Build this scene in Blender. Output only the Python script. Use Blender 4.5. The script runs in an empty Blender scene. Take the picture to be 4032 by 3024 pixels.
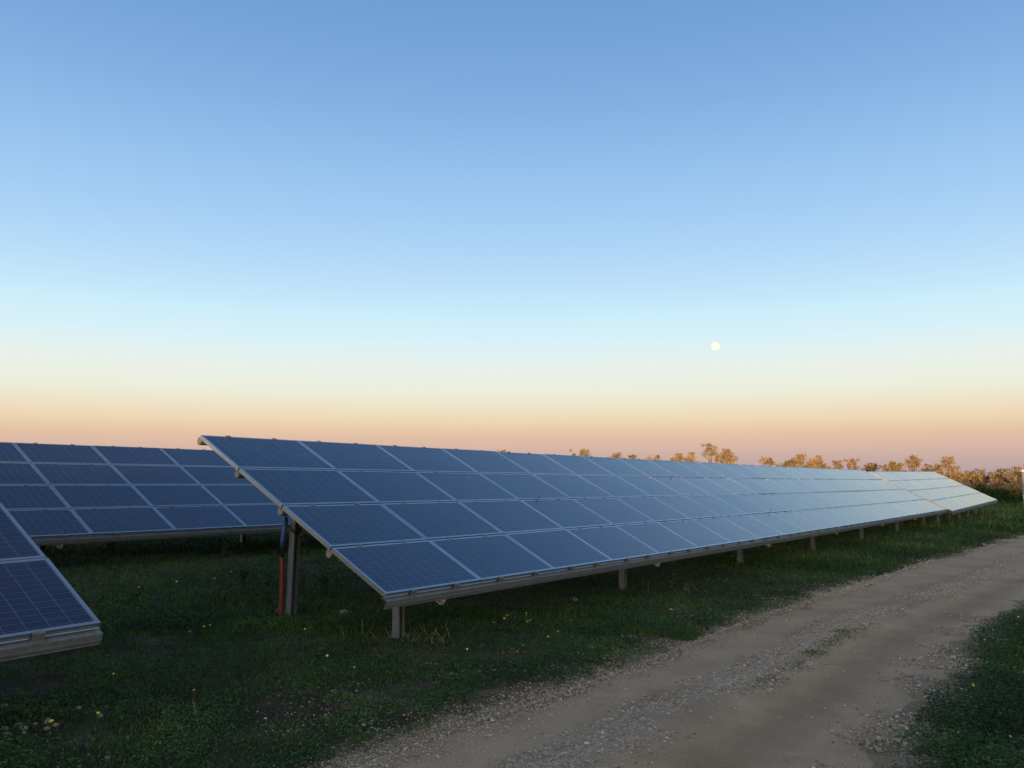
import bpy, math, random
import numpy as np
from mathutils import Matrix, Vector

SC = bpy.context.scene
R = math.radians
CAM_Z = 2.14
# ------------------------------------------------------------------ camera
cam = bpy.data.cameras.new('camera'); cam_o = bpy.data.objects.new('camera', cam)
SC.collection.objects.link(cam_o); SC.camera = cam_o
cam_o.location = (0, 0, CAM_Z); cam_o.rotation_euler = (R(95.95), 0, 0)
cam.sensor_width = 36; cam.lens = 3223.0 / 4032 * 36; cam.clip_start = 0.1; cam.clip_end = 9000
# ------------------------------------------------------------------ sun and sky
SUN_EL = R(1.15); SUN_DIR_AZ = R(13.7)          # azimuth the light travels towards, from +Y to +X
sun = bpy.data.lights.new('sun', 'SUN'); sun.energy = 5.0; sun.color = (1.0, 0.55, 0.24); sun.angle = R(0.4)
sun_o = bpy.data.objects.new('sun', sun); SC.collection.objects.link(sun_o)
Ld = Vector((math.sin(SUN_DIR_AZ) * math.cos(SUN_EL), math.cos(SUN_DIR_AZ) * math.cos(SUN_EL), -math.sin(SUN_EL)))
sun_o.rotation_euler = Ld.to_track_quat('-Z', 'Y').to_euler(); sun_o.location = (-20, -40, 30)

w = bpy.data.worlds.new("World"); SC.world = w; w.use_nodes = True
nt = w.node_tree; N = nt.nodes; K = nt.links
bg = N['Background']; bg.inputs[1].default_value = 1.0
def s2l(c):
    return tuple(((v / 255) / 12.92 if v / 255 <= .04045 else ((v / 255 + .055) / 1.055) ** 2.4) for v in c) + (1,)
tc = N.new('ShaderNodeTexCoord'); sep = N.new('ShaderNodeSeparateXYZ'); K.new(tc.outputs['Generated'], sep.inputs[0])
ramp = N.new('ShaderNodeValToRGB'); K.new(sep.outputs['Z'], ramp.inputs[0])
SKY = [(0.0, (186, 163, 166)), (0.0145, (202, 174, 165)), (0.027, (216, 183, 166)), (0.042, (228, 194, 166)), (0.0576, (238, 213, 180)),
       (0.073, (238, 226, 197)), (0.092, (237, 237, 219)), (0.123, (232, 241, 234)), (0.153, (217, 241, 248)), (0.184, (204, 237, 251)),
       (0.215, (192, 225, 249)), (0.259, (174, 214, 247)), (0.296, (163, 205, 244)), (0.357, (147, 191, 236)), (0.415, (131, 176, 225)),
       (0.466, (120, 166, 218)), (0.5165, (111, 158, 211)), (0.62, (96, 142, 197)), (0.8, (92, 116, 150)), (1.0, (90, 104, 130))]
cr = ramp.color_ramp
while len(cr.elements) < len(SKY): cr.elements.new(0.5)
for e, (p, c) in zip(cr.elements, SKY): e.position = p; e.color = s2l(c)
# the sunset side: the physical sky model, faint, plus a warm belt low over the sun
sky = N.new('ShaderNodeTexSky'); sky.sky_type = 'NISHITA'; sky.sun_disc = False
sky.sun_elevation = SUN_EL; sky.sun_rotation = math.pi + SUN_DIR_AZ
dotn = N.new('ShaderNodeVectorMath'); dotn.operation = 'DOT_PRODUCT'
K.new(tc.outputs['Generated'], dotn.inputs[0]); dotn.inputs[1].default_value = (-math.sin(SUN_DIR_AZ), -math.cos(SUN_DIR_AZ), 0)
mr = N.new('ShaderNodeMapRange'); mr.interpolation_type = 'SMOOTHSTEP'
mr.inputs['From Min'].default_value = 0.0; mr.inputs['From Max'].default_value = 1.0; mr.inputs['To Max'].default_value = 0.7
K.new(dotn.outputs['Value'], mr.inputs['Value'])
scl = N.new('ShaderNodeVectorMath'); scl.operation = 'SCALE'; K.new(sky.outputs[0], scl.inputs[0]); K.new(mr.outputs[0], scl.inputs['Scale'])
add = N.new('ShaderNodeVectorMath'); add.operation = 'ADD'; K.new(ramp.outputs[0], add.inputs[0]); K.new(scl.outputs[0], add.inputs[1])
K.new(add.outputs[0], bg.inputs[0])
SC.view_settings.view_transform = 'Standard'; SC.view_settings.look = 'None'; SC.view_settings.exposure = 0.0; SC.view_settings.gamma = 1.0

# ------------------------------------------------------------------ helpers
COL = SC.collection
rng = np.random.default_rng(7); random.seed(7)
def tag(o, label=None, cat=None, group=None, kind=None):
    if label: o['label'] = label
    if cat: o['category'] = cat
    if group: o['group'] = group
    if kind: o['kind'] = kind
    return o
def link(name, me, parent=None, mat=None):
    o = bpy.data.objects.new(name, me); COL.objects.link(o)
    if mat is not None: me.materials.append(mat)
    if parent is not None: o.parent = parent
    return o
def empty(name, mw):
    o = bpy.data.objects.new(name, None); COL.objects.link(o); o.matrix_world = mw; o.empty_display_size = .2; return o
def np_mesh(name, V, F, smooth=False, attr=None):
    """V (n,3); F (m,k) all faces with k corners; attr: {name: per-vertex floats}"""
    V = np.asarray(V, np.float32); F = np.asarray(F, np.int32); k = F.shape[1]; m = len(F)
    me = bpy.data.meshes.new(name); me.vertices.add(len(V)); me.vertices.foreach_set('co', V.ravel())
    me.loops.add(m * k); me.loops.foreach_set('vertex_index', F.ravel())
    me.polygons.add(m); me.polygons.foreach_set('loop_start', np.arange(0, m * k, k, dtype=np.int32))
    me.polygons.foreach_set('loop_total', np.full(m, k, np.int32))
    me.polygons.foreach_set('use_smooth', np.full(m, smooth, bool))
    me.update(calc_edges=True)
    if attr:
        for an, av in attr.items():
            a = me.attributes.new(an, 'FLOAT', 'POINT'); a.data.foreach_set('value', np.asarray(av, np.float32))
    return me
class MB:
    def __init__(s): s.v = []; s.f = []
    def box(s, x0, x1, y0, y1, z0, z1):
        b = len(s.v); s.v += [(x, y, z) for z in (z0, z1) for y in (y0, y1) for x in (x0, x1)]
        s.f += [[b + i for i in q] for q in ((0, 2, 3, 1), (4, 5, 7, 6), (0, 1, 5, 4), (2, 6, 7, 3), (0, 4, 6, 2), (1, 3, 7, 5))]; return s
    def prism(s, pts, path, place):
        """pts: 2D outline; path: list of stations; place(station, (a,b)) -> xyz"""
        b = len(s.v); n = len(pts)
        for st in path: s.v += [place(st, p) for p in pts]
        for k in range(len(path) - 1):
            for i in range(n):
                j = (i + 1) % n; s.f.append([b + k * n + i, b + k * n + j, b + (k + 1) * n + j, b + (k + 1) * n + i])
        s.f.append([b + i for i in range(n)][::-1]); e = b + (len(path) - 1) * n; s.f.append([e + i for i in range(n)]); return s
    def tube(s, P, rad, n=8):
        b = len(s.v); P = [Vector(p) for p in P]
        for i, p in enumerate(P):
            d = (P[min(i + 1, len(P) - 1)] - P[max(i - 1, 0)]).normalized()
            a = d.cross(Vector((.31, .2, .93))).normalized(); c = d.cross(a); r = rad[i] if isinstance(rad, (list, tuple)) else rad
            s.v += [tuple(p + (a * math.cos(t) + c * math.sin(t)) * r) for t in [2 * math.pi * k / n for k in range(n)]]
        for i in range(len(P) - 1):
            for k in range(n):
                j = (k + 1) % n; s.f.append([b + i * n + k, b + i * n + j, b + (i + 1) * n + j, b + (i + 1) * n + k])
        s.f.append([b + k for k in range(n)][::-1]); e = b + (len(P) - 1) * n; s.f.append([e + k for k in range(n)]); return s
    def mesh(s, name, smooth=False):
        me = bpy.data.meshes.new(name); me.from_pydata([tuple(v) for v in s.v], [], s.f); me.update()
        if smooth:
            for p in me.polygons: p.use_smooth = len(p.vertices) == 4
        return me
def strip_outline(pts, th):
    """an open 2D polyline thickened to a closed outline"""
    out = []
    for i, p in enumerate(pts):
        a = Vector(pts[max(i - 1, 0)]); b = Vector(pts[min(i + 1, len(pts) - 1)]); d = (b - a).normalized()
        out.append((p[0] + d.y * th, p[1] - d.x * th))
    return list(pts) + out[::-1]

def hash2(ix, iy, seed):
    h = (ix.astype(np.int64) * 374761393 + iy.astype(np.int64) * 668265263 + seed * 2147483647) & 0xffffffff
    h = ((h ^ (h >> 13)) * 1274126177) & 0xffffffff; h = h ^ (h >> 16)
    return (h & 0xffffff) / float(0xffffff)
def vnoise(x, y, scale, seed=0):
    x = np.asarray(x, float) / scale; y = np.asarray(y, float) / scale
    ix = np.floor(x); iy = np.floor(y); fx = x - ix; fy = y - iy; ix = ix.astype(np.int64); iy = iy.astype(np.int64)
    fx = fx * fx * (3 - 2 * fx); fy = fy * fy * (3 - 2 * fy)
    a = hash2(ix, iy, seed); b = hash2(ix + 1, iy, seed); c = hash2(ix, iy + 1, seed); d = hash2(ix + 1, iy + 1, seed)
    return (a + (b - a) * fx) * (1 - fy) + (c + (d - c) * fx) * fy
def fbm(x, y, scale, seed=0, octv=3):
    s = 0; a = .5; t = 0
    for k in range(octv): s = s + a * vnoise(x, y, scale / 2 ** k, seed + k * 17); t += a; a *= .5
    return s / t

# ------------------------------------------------------------------ terrain
YAW = R(36.27)                                   # heading of the rows
RD = np.array([math.sin(YAW), math.cos(YAW)]); HD = np.array([-math.cos(YAW), math.sin(YAW)])
O0 = np.array([-1.374, 9.052])                   # near lower corner of the long row
def soft(v, lim):
    return lim * np.tanh(v / lim)
def g0(x, y):
    dx = np.asarray(x, float) - O0[0]; dy = np.asarray(y, float) - O0[1]
    s = dx * RD[0] + dy * RD[1]; h = dx * HD[0] + dy * HD[1]
    sl = np.minimum(-.0155 * (s - 1), .9)
    sl = sl - .006 * np.maximum(s - 130, 0)
    return CAM_Z - 2.08 + sl + .025 * soft(h - .78, 30)
TRACK = np.array([(-14, -22), (-8, -12), (-5, -4.5), (-3.0, 0.6), (-1.4, 3.5), (-.45, 5.0), (.42, 6.3), (1.15, 7.2), (1.9, 8.2), (2.65, 9.2), (3.52, 10.45), (4.6, 11.9),
                  (6.25, 13.85), (9.75, 17.95), (13.5, 22.3), (17.9, 27.6), (22.1, 32.6), (29.3, 41.2), (40, 54), (62, 80), (100, 124)], float)
def catmull(P, n=12):
    out = []
    for i in range(len(P) - 1):
        p0 = P[max(i - 1, 0)]; p1 = P[i]; p2 = P[i + 1]; p3 = P[min(i + 2, len(P) - 1)]
        for k in range(n):
            t = k / n; out.append(.5 * ((2 * p1) + (-p0 + p2) * t + (2 * p0 - 5 * p1 + 4 * p2 - p3) * t * t + (-p0 + 3 * p1 - 3 * p2 + p3) * t ** 3))
    out.append(P[-1]); return np.array(out)
TL = catmull(TRACK, 4)
TT = np.concatenate([[0], np.cumsum(np.linalg.norm(np.diff(TL, axis=0), axis=1))])
T0 = TT[np.argmin(np.abs(TL[:, 1] - 6.3) + (TL[:, 1] < 0) * 9)]
def track_coord(x, y):
    """signed distance from the centre line (positive = right of travel) and distance along it"""
    x = np.asarray(x, float).ravel(); y = np.asarray(y, float).ravel()
    best = np.full(len(x), 1e9); sg = np.zeros(len(x)); al = np.zeros(len(x))
    for i in range(len(TL) - 1):
        a = TL[i]; d = TL[i + 1] - a; L = np.hypot(*d); d = d / L
        px = x - a[0]; py = y - a[1]; t = np.clip(px * d[0] + py * d[1], 0, L)
        qx = px - d[0] * t; qy = py - d[1] * t; dd = np.hypot(qx, qy); m = dd < best
        best[m] = dd[m]; sg[m] = np.sign(px * d[1] - py * d[0])[m]; al[m] = (TT[i] + t)[m]
    return sg * best, al
def wl(t): return np.interp(t - T0, [0, 6, 12, 18, 26, 60], [1.05, 1.10, 1.33, 1.65, 1.6, 1.6])
def wr(t): return np.interp(t - T0, [0, 5, 9, 14, 60], [1.75, 1.65, 1.4, 1.35, 1.5])
def edge_d(x, y):
    """distance outside the track edge (negative inside)"""
    d, t = track_coord(x, y)
    return np.where(d < 0, -d - wl(t), d - wr(t)), d, t

def grid_axis(lo, hi, step, far, grow=1.16):
    a = list(np.arange(lo, hi + 1e-6, step)); s = step; v = lo; L = []
    while v > -far: s *= grow; v -= s; L.append(v)
    s = step; v = hi; H_ = []
    while v < far: s *= grow; v += s; H_.append(v)
    return np.array(L[::-1] + a + H_)
GX = grid_axis(-9, 20, .075, 4000); GY = grid_axis(4.5, 32, .075, 4000)
gx, gy = np.meshgrid(GX, GY); fx = gx.ravel(); fy = gy.ravel()
def ground_z(x, y):
    e, d, t = edge_d(x, y)
    off = np.clip(e / .5, 0, 1)
    n = (fbm(x, y, .9, 3, 3) - .5) * .09 + (fbm(x, y, .22, 9, 2) - .5) * .035
    z = g0(x, y) + (n + .012) * off - .012 * (1 - off)
    return z
gz = ground_z(fx, fy)
nx, ny = len(GX), len(GY); ii = np.arange(nx * ny).reshape(ny, nx)
F = np.stack([ii[:-1, :-1], ii[:-1, 1:], ii[1:, 1:], ii[1:, :-1]], -1).reshape(-1, 4)
ge, gd, gt = edge_d(fx, fy)

# ------------------------------------------------------------------ material helpers
def mat(name):
    m = bpy.data.materials.new(name); m.use_nodes = True; t = m.node_tree; b = t.nodes['Principled BSDF']; return m, t, b
def nd(t, typ, **kw):
    n = t.nodes.new(typ)
    for k, v in kw.items():
        if k in n.inputs: n.inputs[k].default_value = v
        else: setattr(n, k, v)
    return n
def rmp(t, src, stops):
    r = t.nodes.new('ShaderNodeValToRGB'); e = r.color_ramp.elements
    while len(e) < len(stops): e.new(.5)
    for q, (p, c) in zip(e, stops): q.position = p; q.color = c if len(c) == 4 else tuple(c) + (1,)
    t.links.new(src, r.inputs[0]); return r.outputs[0]
def mix(t, a, b, f, mode='MIX'):
    m = t.nodes.new('ShaderNodeMix'); m.data_type = 'RGBA'; m.blend_type = mode
    for s, v in ((m.inputs[6], a), (m.inputs[7], b), (m.inputs[0], f)):
        if hasattr(v, 'is_output'): t.links.new(v, s)
        else: s.default_value = v if not isinstance(v, tuple) or len(v) == 4 else v + (1,)
    return m.outputs[2]
def math_n(t, op, a, b=None, c=None, clamp=False):
    m = t.nodes.new('ShaderNodeMath'); m.operation = op; m.use_clamp = clamp
    for s, v in zip(m.inputs, (a, b, c)):
        if v is None: continue
        if hasattr(v, 'is_output'): t.links.new(v, s)
        else: s.default_value = v
    return m.outputs[0]
def noise(t, scale, detail=4, rough=.6, vec=None):
    n = t.nodes.new('ShaderNodeTexNoise'); n.inputs['Scale'].default_value = scale; n.inputs['Detail'].default_value = detail; n.inputs['Roughness'].default_value = rough
    if vec is not None: t.links.new(vec, n.inputs['Vector'])
    return n.outputs[0]
def bump(t, b, h, strength, dist):
    n = t.nodes.new('ShaderNodeBump'); n.inputs['Strength'].default_value = strength; n.inputs['Distance'].default_value = dist
    t.links.new(h, n.inputs['Height']); t.links.new(n.outputs[0], b.inputs['Normal'])

# ground soil
M_soil, t, b = mat('soil'); tcn = nd(t, 'ShaderNodeTexCoord').outputs['Object']
c = rmp(t, noise(t, 1.3, 6, .65, tcn), [(.3, (.030, .034, .016)), (.5, (.052, .040, .024)), (.62, (.10, .070, .048)), (.75, (.15, .115, .085))])
c2 = rmp(t, noise(t, 38, 5, .7, tcn), [(.35, (.45, .45, .45)), (.7, (1.25, 1.25, 1.25))])
c = mix(t, c, c2, 1.0, 'MULTIPLY')
# the far fields are meadow
pos = nd(t, 'ShaderNodeVectorMath', operation='LENGTH'); t.links.new(tcn, pos.inputs[0])
farf = nd(t, 'ShaderNodeMapRange'); farf.inputs['From Min'].default_value = 22; farf.inputs['From Max'].default_value = 60; t.links.new(pos.outputs['Value'], farf.inputs['Value'])
mead = rmp(t, noise(t, .35, 8, .7, tcn), [(.3, (.040, .060, .016)), (.55, (.060, .085, .022)), (.72, (.09, .09, .03))])
c = mix(t, c, mead, farf.outputs[0])
vg = nd(t, 'ShaderNodeAttribute', attribute_name='verge').outputs['Fac']
vgf = rmp(t, math_n(t, 'ADD', vg, math_n(t, 'MULTIPLY_ADD', noise(t, 2.2, 5, .7, tcn), 1.1, -.55)), [(.05, (.9, .9, .9)), (.5, (0, 0, 0))])
c = mix(t, c, mix(t, (.38, .265, .16), c2, 1.0, 'MULTIPLY'), vgf)
t.links.new(c, b.inputs['Base Color']); b.inputs['Roughness'].default_value = .95; b.inputs['Specular IOR Level'].default_value = .1
bump(t, b, noise(t, 60, 4, .7, tcn), .6, .02)
ground = link('ground', np_mesh('ground', np.stack([fx, fy, gz], 1), F, True, {'verge': np.clip(ge, 0, 3)}), None, M_soil); tag(ground, kind='structure')

# dirt track
M_track, t, b = mat('dirt_track'); tcn = nd(t, 'ShaderNodeTexCoord').outputs['Object']
lat = nd(t, 'ShaderNodeAttribute', attribute_name='lateral').outputs['Fac']
wob = math_n(t, 'MULTIPLY_ADD', noise(t, 1.6, 4, .6, tcn), .5, -.25)
la = math_n(t, 'ABSOLUTE', math_n(t, 'ADD', math_n(t, 'ADD', lat, wob), .0))
tan = rmp(t, noise(t, 1.0, 5, .6, tcn), [(.3, (.385, .255, .152)), (.5, (.455, .312, .19)), (.7, (.52, .365, .23))])
grit = rmp(t, noise(t, 120, 3, .8, tcn), [(.3, (.62, .62, .62)), (.5, (1, 1, 1)), (.72, (1.3, 1.3, 1.3))])
tan = mix(t, tan, grit, 1.0, 'MULTIPLY')
grey = mix(t, (.30, .225, .155), grit, 1.0, 'MULTIPLY')
strip = rmp(t, la, [(.18, (1, 1, 1)), (.42, (0, 0, 0))])
colr = mix(t, tan, grey, math_n(t, 'MULTIPLY', strip, .55))
# compacted damper wheel lines
rut = rmp(t, math_n(t, 'ABSOLUTE', math_n(t, 'SUBTRACT', math_n(t, 'ADD', lat, wob), .88)), [(.08, (.80, .78, .77)), (.34, (1, 1, 1))])
colr = mix(t, colr, rut, 1.0, 'MULTIPLY')
t.links.new(colr, b.inputs['Base Color']); b.inputs['Roughness'].default_value = .95; b.inputs['Specular IOR Level'].default_value = .15
hh = math_n(t, 'ADD', noise(t, 70, 4, .75, tcn), math_n(t, 'MULTIPLY', noise(t, 9, 4, .6, tcn), .8)); bump(t, b, hh, .8, .018)
ts = np.concatenate([np.arange(0, T0 - 4, .5), np.arange(T0 - 4, T0 + 30, .09), np.arange(T0 + 30, TT[-1], .8)])
cx = np.interp(ts, TT, TL[:, 0]); cy = np.interp(ts, TT, TL[:, 1]); tx = np.gradient(cx); ty = np.gradient(cy); tl = np.hypot(tx, ty)
ker = np.ones(25) / 25; nxs = np.convolve(np.pad(ty / tl, 12, 'edge'), ker, 'valid'); nys = np.convolve(np.pad(-tx / tl, 12, 'edge'), ker, 'valid')
NA = 56; fr = np.linspace(-1, 1, NA)
jl = wl(ts) + .10 + (fbm(ts, ts * 0, .8, 41, 3) - .5) * .5; jr = wr(ts) + .2 + (fbm(ts, ts * 0, .8, 43, 3) - .5) * .7
LT = np.where(fr[None, :] < 0, fr[None, :] * jl[:, None], fr[None, :] * jr[:, None])
PX = cx[:, None] + nxs[:, None] * LT; PY = cy[:, None] + nys[:, None] * LT
edge = np.abs(fr)[None, :] ** 6
prof = .022 * np.exp(-(LT / .28) ** 2) - .012 * np.exp(-((LT - .85) / .3) ** 2) - .012 * np.exp(-((LT + .75) / .3) ** 2)
PZ = g0(PX, PY) + .012 + prof + (fbm(PX, PY, .35, 51, 3) - .5) * .018 - edge * .045
na = NA; jj = np.arange(len(ts) * na).reshape(len(ts), na)
FT = np.stack([jj[:-1, :-1], jj[:-1, 1:], jj[1:, 1:], jj[1:, :-1]], -1).reshape(-1, 4)
track = link('dirt_track', np_mesh('dirt_track', np.stack([PX, PY, PZ], -1).reshape(-1, 3), FT, True, {'lateral': LT.ravel()}), None, M_track)
tag(track, kind='structure')

# ------------------------------------------------------------------ solar arrays
W_, H_ = 1.665, 1.0139; PW, PH = 1.656, 0.990
M_cell, t, b = mat('solar_cells'); tco = nd(t, 'ShaderNodeTexCoord').outputs['Object']
sp = nd(t, 'ShaderNodeSeparateXYZ'); t.links.new(tco, sp.inputs[0])
CELL = .158; mx = (PW - 10 * CELL) / 2; my = (PH - 6 * CELL) / 2
ux = math_n(t, 'DIVIDE', math_n(t, 'SUBTRACT', sp.outputs[0], mx), CELL); uy = math_n(t, 'DIVIDE', math_n(t, 'SUBTRACT', sp.outputs[1], my), CELL)
def near_line(u, at, half):
    fr_ = math_n(t, 'FRACT', math_n(t, 'SUBTRACT', u, at - .5)); return math_n(t, 'LESS_THAN', math_n(t, 'ABSOLUTE', math_n(t, 'SUBTRACT', fr_, .5)), half)
gapx = near_line(ux, 0.0, .016); gapy = near_line(uy, 0.0, .011); bus = math_n(t, 'MAXIMUM', near_line(uy, .25, .013), near_line(uy, .75, .013))
inside = math_n(t, 'MULTIPLY', math_n(t, 'MULTIPLY', math_n(t, 'GREATER_THAN', ux, -.02), math_n(t, 'LESS_THAN', ux, 10.02)), math_n(t, 'MULTIPLY', math_n(t, 'GREATER_THAN', uy, -.02), math_n(t, 'LESS_THAN', uy, 6.02)))
cid = nd(t, 'ShaderNodeCombineXYZ'); t.links.new(math_n(t, 'FLOOR', ux), cid.inputs[0]); t.links.new(math_n(t, 'FLOOR', uy), cid.inputs[1])
oi = nd(t, 'ShaderNodeObjectInfo'); t.links.new(math_n(t, 'MULTIPLY', oi.outputs['Random'], 91.7), cid.inputs[2])
wn = nd(t, 'ShaderNodeTexWhiteNoise'); t.links.new(cid.outputs[0], wn.inputs['Vector'])
vor = nd(t, 'ShaderNodeTexVoronoi', Scale=55.0); t.links.new(tco, vor.inputs['Vector'])
cc = rmp(t, wn.outputs['Value'], [(0, (.006, .016, .046)), (.5, (.007, .019, .053)), (.8, (.013, .018, .052)), (1, (.008, .024, .058))])
gr = rmp(t, vor.outputs['Color'], [(0, (.8, .8, .8)), (1, (1.25, 1.2, 1.2))])
cc = mix(t, cc, gr, 1.0, 'MULTIPLY')
cc = mix(t, cc, (.08, .095, .125), bus); cc = mix(t, cc, (.10, .115, .145), gapx); cc = mix(t, cc, (.035, .045, .075), gapy)
cc = mix(t, (.10, .13, .18), cc, inside)
t.links.new(cc, b.inputs['Base Color']); b.inputs['Roughness'].default_value = .13; b.inputs['IOR'].default_value = 1.6
dust = nd(t, 'ShaderNodeMapRange'); dust.inputs['To Min'].default_value = .09; dust.inputs['To Max'].default_value = .2
t.links.new(noise(t, 3, 4, .6, tco), dust.inputs['Value']); t.links.new(dust.outputs[0], b.inputs['Roughness'])
def metal(name, col, rough, met, nscale=14, amt=.12):
    m, t, b = mat(name); tc_ = nd(t, 'ShaderNodeTexCoord').outputs['Object']
    lo = tuple(v * (1 - amt) for v in col); hi = tuple(min(1, v * (1 + amt)) for v in col)
    t.links.new(rmp(t, noise(t, nscale, 5, .65, tc_), [(.3, lo), (.7, hi)]), b.inputs['Base Color'])
    b.inputs['Roughness'].default_value = rough; b.inputs['Metallic'].default_value = met; return m
M_frame = metal('anodised_aluminium', (.43, .47, .51), .27, .88, 6, .06)
M_galv = metal('galvanised_steel', (.17, .18, .172), .5, .35, 25, .25)
M_galvl = metal('bright_galvanised_steel', (.36, .365, .36), .5, .3, 22, .2)
M_post = metal('weathered_galvanised_post', (.115, .137, .148), .6, .3, 35, .3)

def panel_meshes():
    p = MB().box(.028, PW - .028, .028, PH - .028, -.012, -.004).mesh('solar_panel'); p.materials.append(M_cell)
    f = MB(); w_, d = .032, .050
    for z in (0, 1):
        pass
    o4 = [(0, 0), (PW, 0), (PW, PH), (0, PH)]; i4 = [(w_, w_), (PW - w_, w_), (PW - w_, PH - w_), (w_, PH - w_)]
    f.v = [(x, y, 0) for x, y in o4] + [(x, y, 0) for x, y in i4] + [(x, y, -d) for x, y in o4] + [(x, y, -d) for x, y in i4]
    for k in range(4):
        j = (k + 1) % 4
        f.f += [[k, j, 4 + j, 4 + k], [8 + k, 8 + j, j, k], [4 + k, 4 + j, 12 + j, 12 + k], [12 + k, 12 + j, 8 + j, 8 + k]]
    # the fine ledge that runs round the foot of the frame
    f.box(0, PW, -.006, 0, -.050, -.045)
    fm = f.mesh('frame'); fm.materials.append(M_frame)
    return p, fm
ME_PANEL, ME_FRAME = panel_meshes()
def clamp_mesh(end):
    m = MB()
    if end: m.box(-.045, .045, -.024, .007, .001, .005); m.box(-.045, .045, -.024, -.019, -.056, .001); m.box(-.045, .045, -.044, -.019, -.067, -.056)
    else: m.box(-.04, .04, -.024 - .008, .008, .001, .005); m.box(-.03, .03, -.020, -.004, -.05, .001)
    me = m.mesh('clamp'); me.materials.append(M_galv); return me
ME_CE, ME_CM = clamp_mesh(True), clamp_mesh(False)
PURLIN0 = strip_outline([(.03, -.078), (.03, -.068), (-.052, -.068), (-.052, -.110), (-.063, -.111), (-.063, -.119), (-.050, -.124), (-.046, -.152), (-.056, -.158)], .004)
PURLINM = [(-.058, -.052), (.034, -.052), (.034, -.10), (.012, -.135), (-.036, -.135), (-.058, -.10)]
def c_outline(wd, dp, lip, th):
    # web at +y, flanges run to -y and end in lips
    p = [(-wd / 2 + lip, -dp), (-wd / 2, -dp), (-wd / 2, 0), (wd / 2, 0), (wd / 2, -dp), (wd / 2 - lip, -dp)]
    q = [(-wd / 2 + lip, -dp + th), (-wd / 2 + th, -dp + th), (-wd / 2 + th, -th), (wd / 2 - th, -th), (wd / 2 - th, -dp + th), (wd / 2 - lip, -dp + th)]
    return p + q[::-1]

def solar_array(name, origin, yaw, slope, tilt, cols, rafters, label, sag=None, post_lean=0.0):
    """origin: world point of the lower left outer corner of column 0; cols: range of columns"""
    sag = sag or (lambda x: 0.0)
    gzr = float(g0(origin[0], origin[1])); hz = origin[2] - gzr
    root = empty(name, Matrix.Translation((origin[0], origin[1], gzr)) @ Matrix.Rotation(math.pi / 2 - yaw, 4, 'Z'))
    tag(root, label, 'solar array', 'ground mounted solar arrays in rows')
    PM = Matrix.Translation((0, 0, hz)) @ Matrix.Rotation(-slope, 4, 'Y') @ Matrix.Rotation(tilt, 4, 'X')
    c0, c1 = cols[0], cols[-1] + 1; x0, x1 = c0 * W_, c1 * W_ - (W_ - PW)
    rr = random.Random(len(name) + c1)
    for i in cols:
        ds = (sag((i + 1) * W_) - sag(i * W_)) / W_
        for j in range(4):
            jt = Matrix.Rotation(R(rr.gauss(0, .17)), 4, 'X') @ Matrix.Rotation(R(rr.gauss(0, .10)) - math.atan(ds), 4, 'Y')
            M = PM @ Matrix.Translation((i * W_, j * H_, sag(i * W_) + rr.uniform(-.0008, .0008))) @ jt
            p = bpy.data.objects.new('solar_panel', ME_PANEL); COL.objects.link(p); p.parent = root; p.matrix_basis = M
            f = bpy.data.objects.new('frame', ME_FRAME); COL.objects.link(f); f.parent = p
    xs = [x0 + (x1 - x0) * k / 24 for k in range(25)]
    for j in range(5):
        prof_ = PURLIN0 if j == 0 else PURLINM; dy = j * H_ - (0 if j < 4 else .03)
        ext = .004 if c1 <= 0 else .0
        m = MB().prism(prof_, [x0 - .004] + xs[1:-1] + [x1 + ext + .006], lambda x, q, dy=dy: (x, q[0] + dy, q[1] + sag(x)))
        o = link('purlin', m.mesh('purlin'), root, M_galv); o.matrix_basis = PM
    n = 0; rest = MB()
    for j in range(5):
        for i in cols:
            for k in (.27, .73):
                x = i * W_ + PW * k + rr.uniform(-.05, .05); me = ME_CE if j in (0,) else ME_CM; y = j * H_ + (0 if j < 4 else -.012)
                if n < 100:
                    o = bpy.data.objects.new('clamp', me); COL.objects.link(o); o.parent = root; o.matrix_basis = PM @ Matrix.Translation((x, y, sag(x)))
                else:
                    bb = len(rest.v); rest.v += [(v.co.x + x, v.co.y + y, v.co.z + sag(x)) for v in me.vertices]; rest.f += [[bb + q for q in p.vertices] for p in me.polygons]
                n += 1
    if rest.v:
        o = link('clamp', rest.mesh('clamp'), root, M_galv); o.matrix_basis = PM; o['kind'] = 'stuff'
    raf = c_outline(.10, .065, .015, .004)
    for s in rafters:
        m = MB().prism([(q[0] + .0, q[1]) for q in raf], [-.03, 4.0], lambda y, q, s=s: (s + q[1] + .03, y, -.152 - .05 + q[0] + sag(s)))
        o = link('rafter', m.mesh('rafter'), root, M_galvl); o.matrix_basis = PM
        for od in (.78, 2.75):
            top = hz + s * math.tan(slope) + od * math.tan(tilt) - .2 / math.cos(tilt) + sag(s)
            wx, wy = origin[0] + math.sin(yaw) * s - math.cos(yaw) * od, origin[1] + math.cos(yaw) * s + math.sin(yaw) * od
            bot = float(ground_z([wx], [wy])[0]) - gzr - .12
            lean = post_lean if od > 1 else 0
            m = MB().prism(c_outline(.105, .105, .022, .005), [bot, top], lambda z, q, s=s, od=od, top=top, lean=lean: (s - .015 + q[0] - (top - z) * lean, od + q[1] + .05, z))
            link('post', m.mesh('post'), root, M_post)
            pl = MB().box(s - .085, s - .062, od - .07, od + .07, top - .10, top + .06); link('bracket', pl.mesh('bracket'), root, M_galvl)
    return root, PM
SP = 5.72
main_sag = lambda x: .00236 * ((x / W_ - 11) / 3.1622) ** 2 * 10
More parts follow.
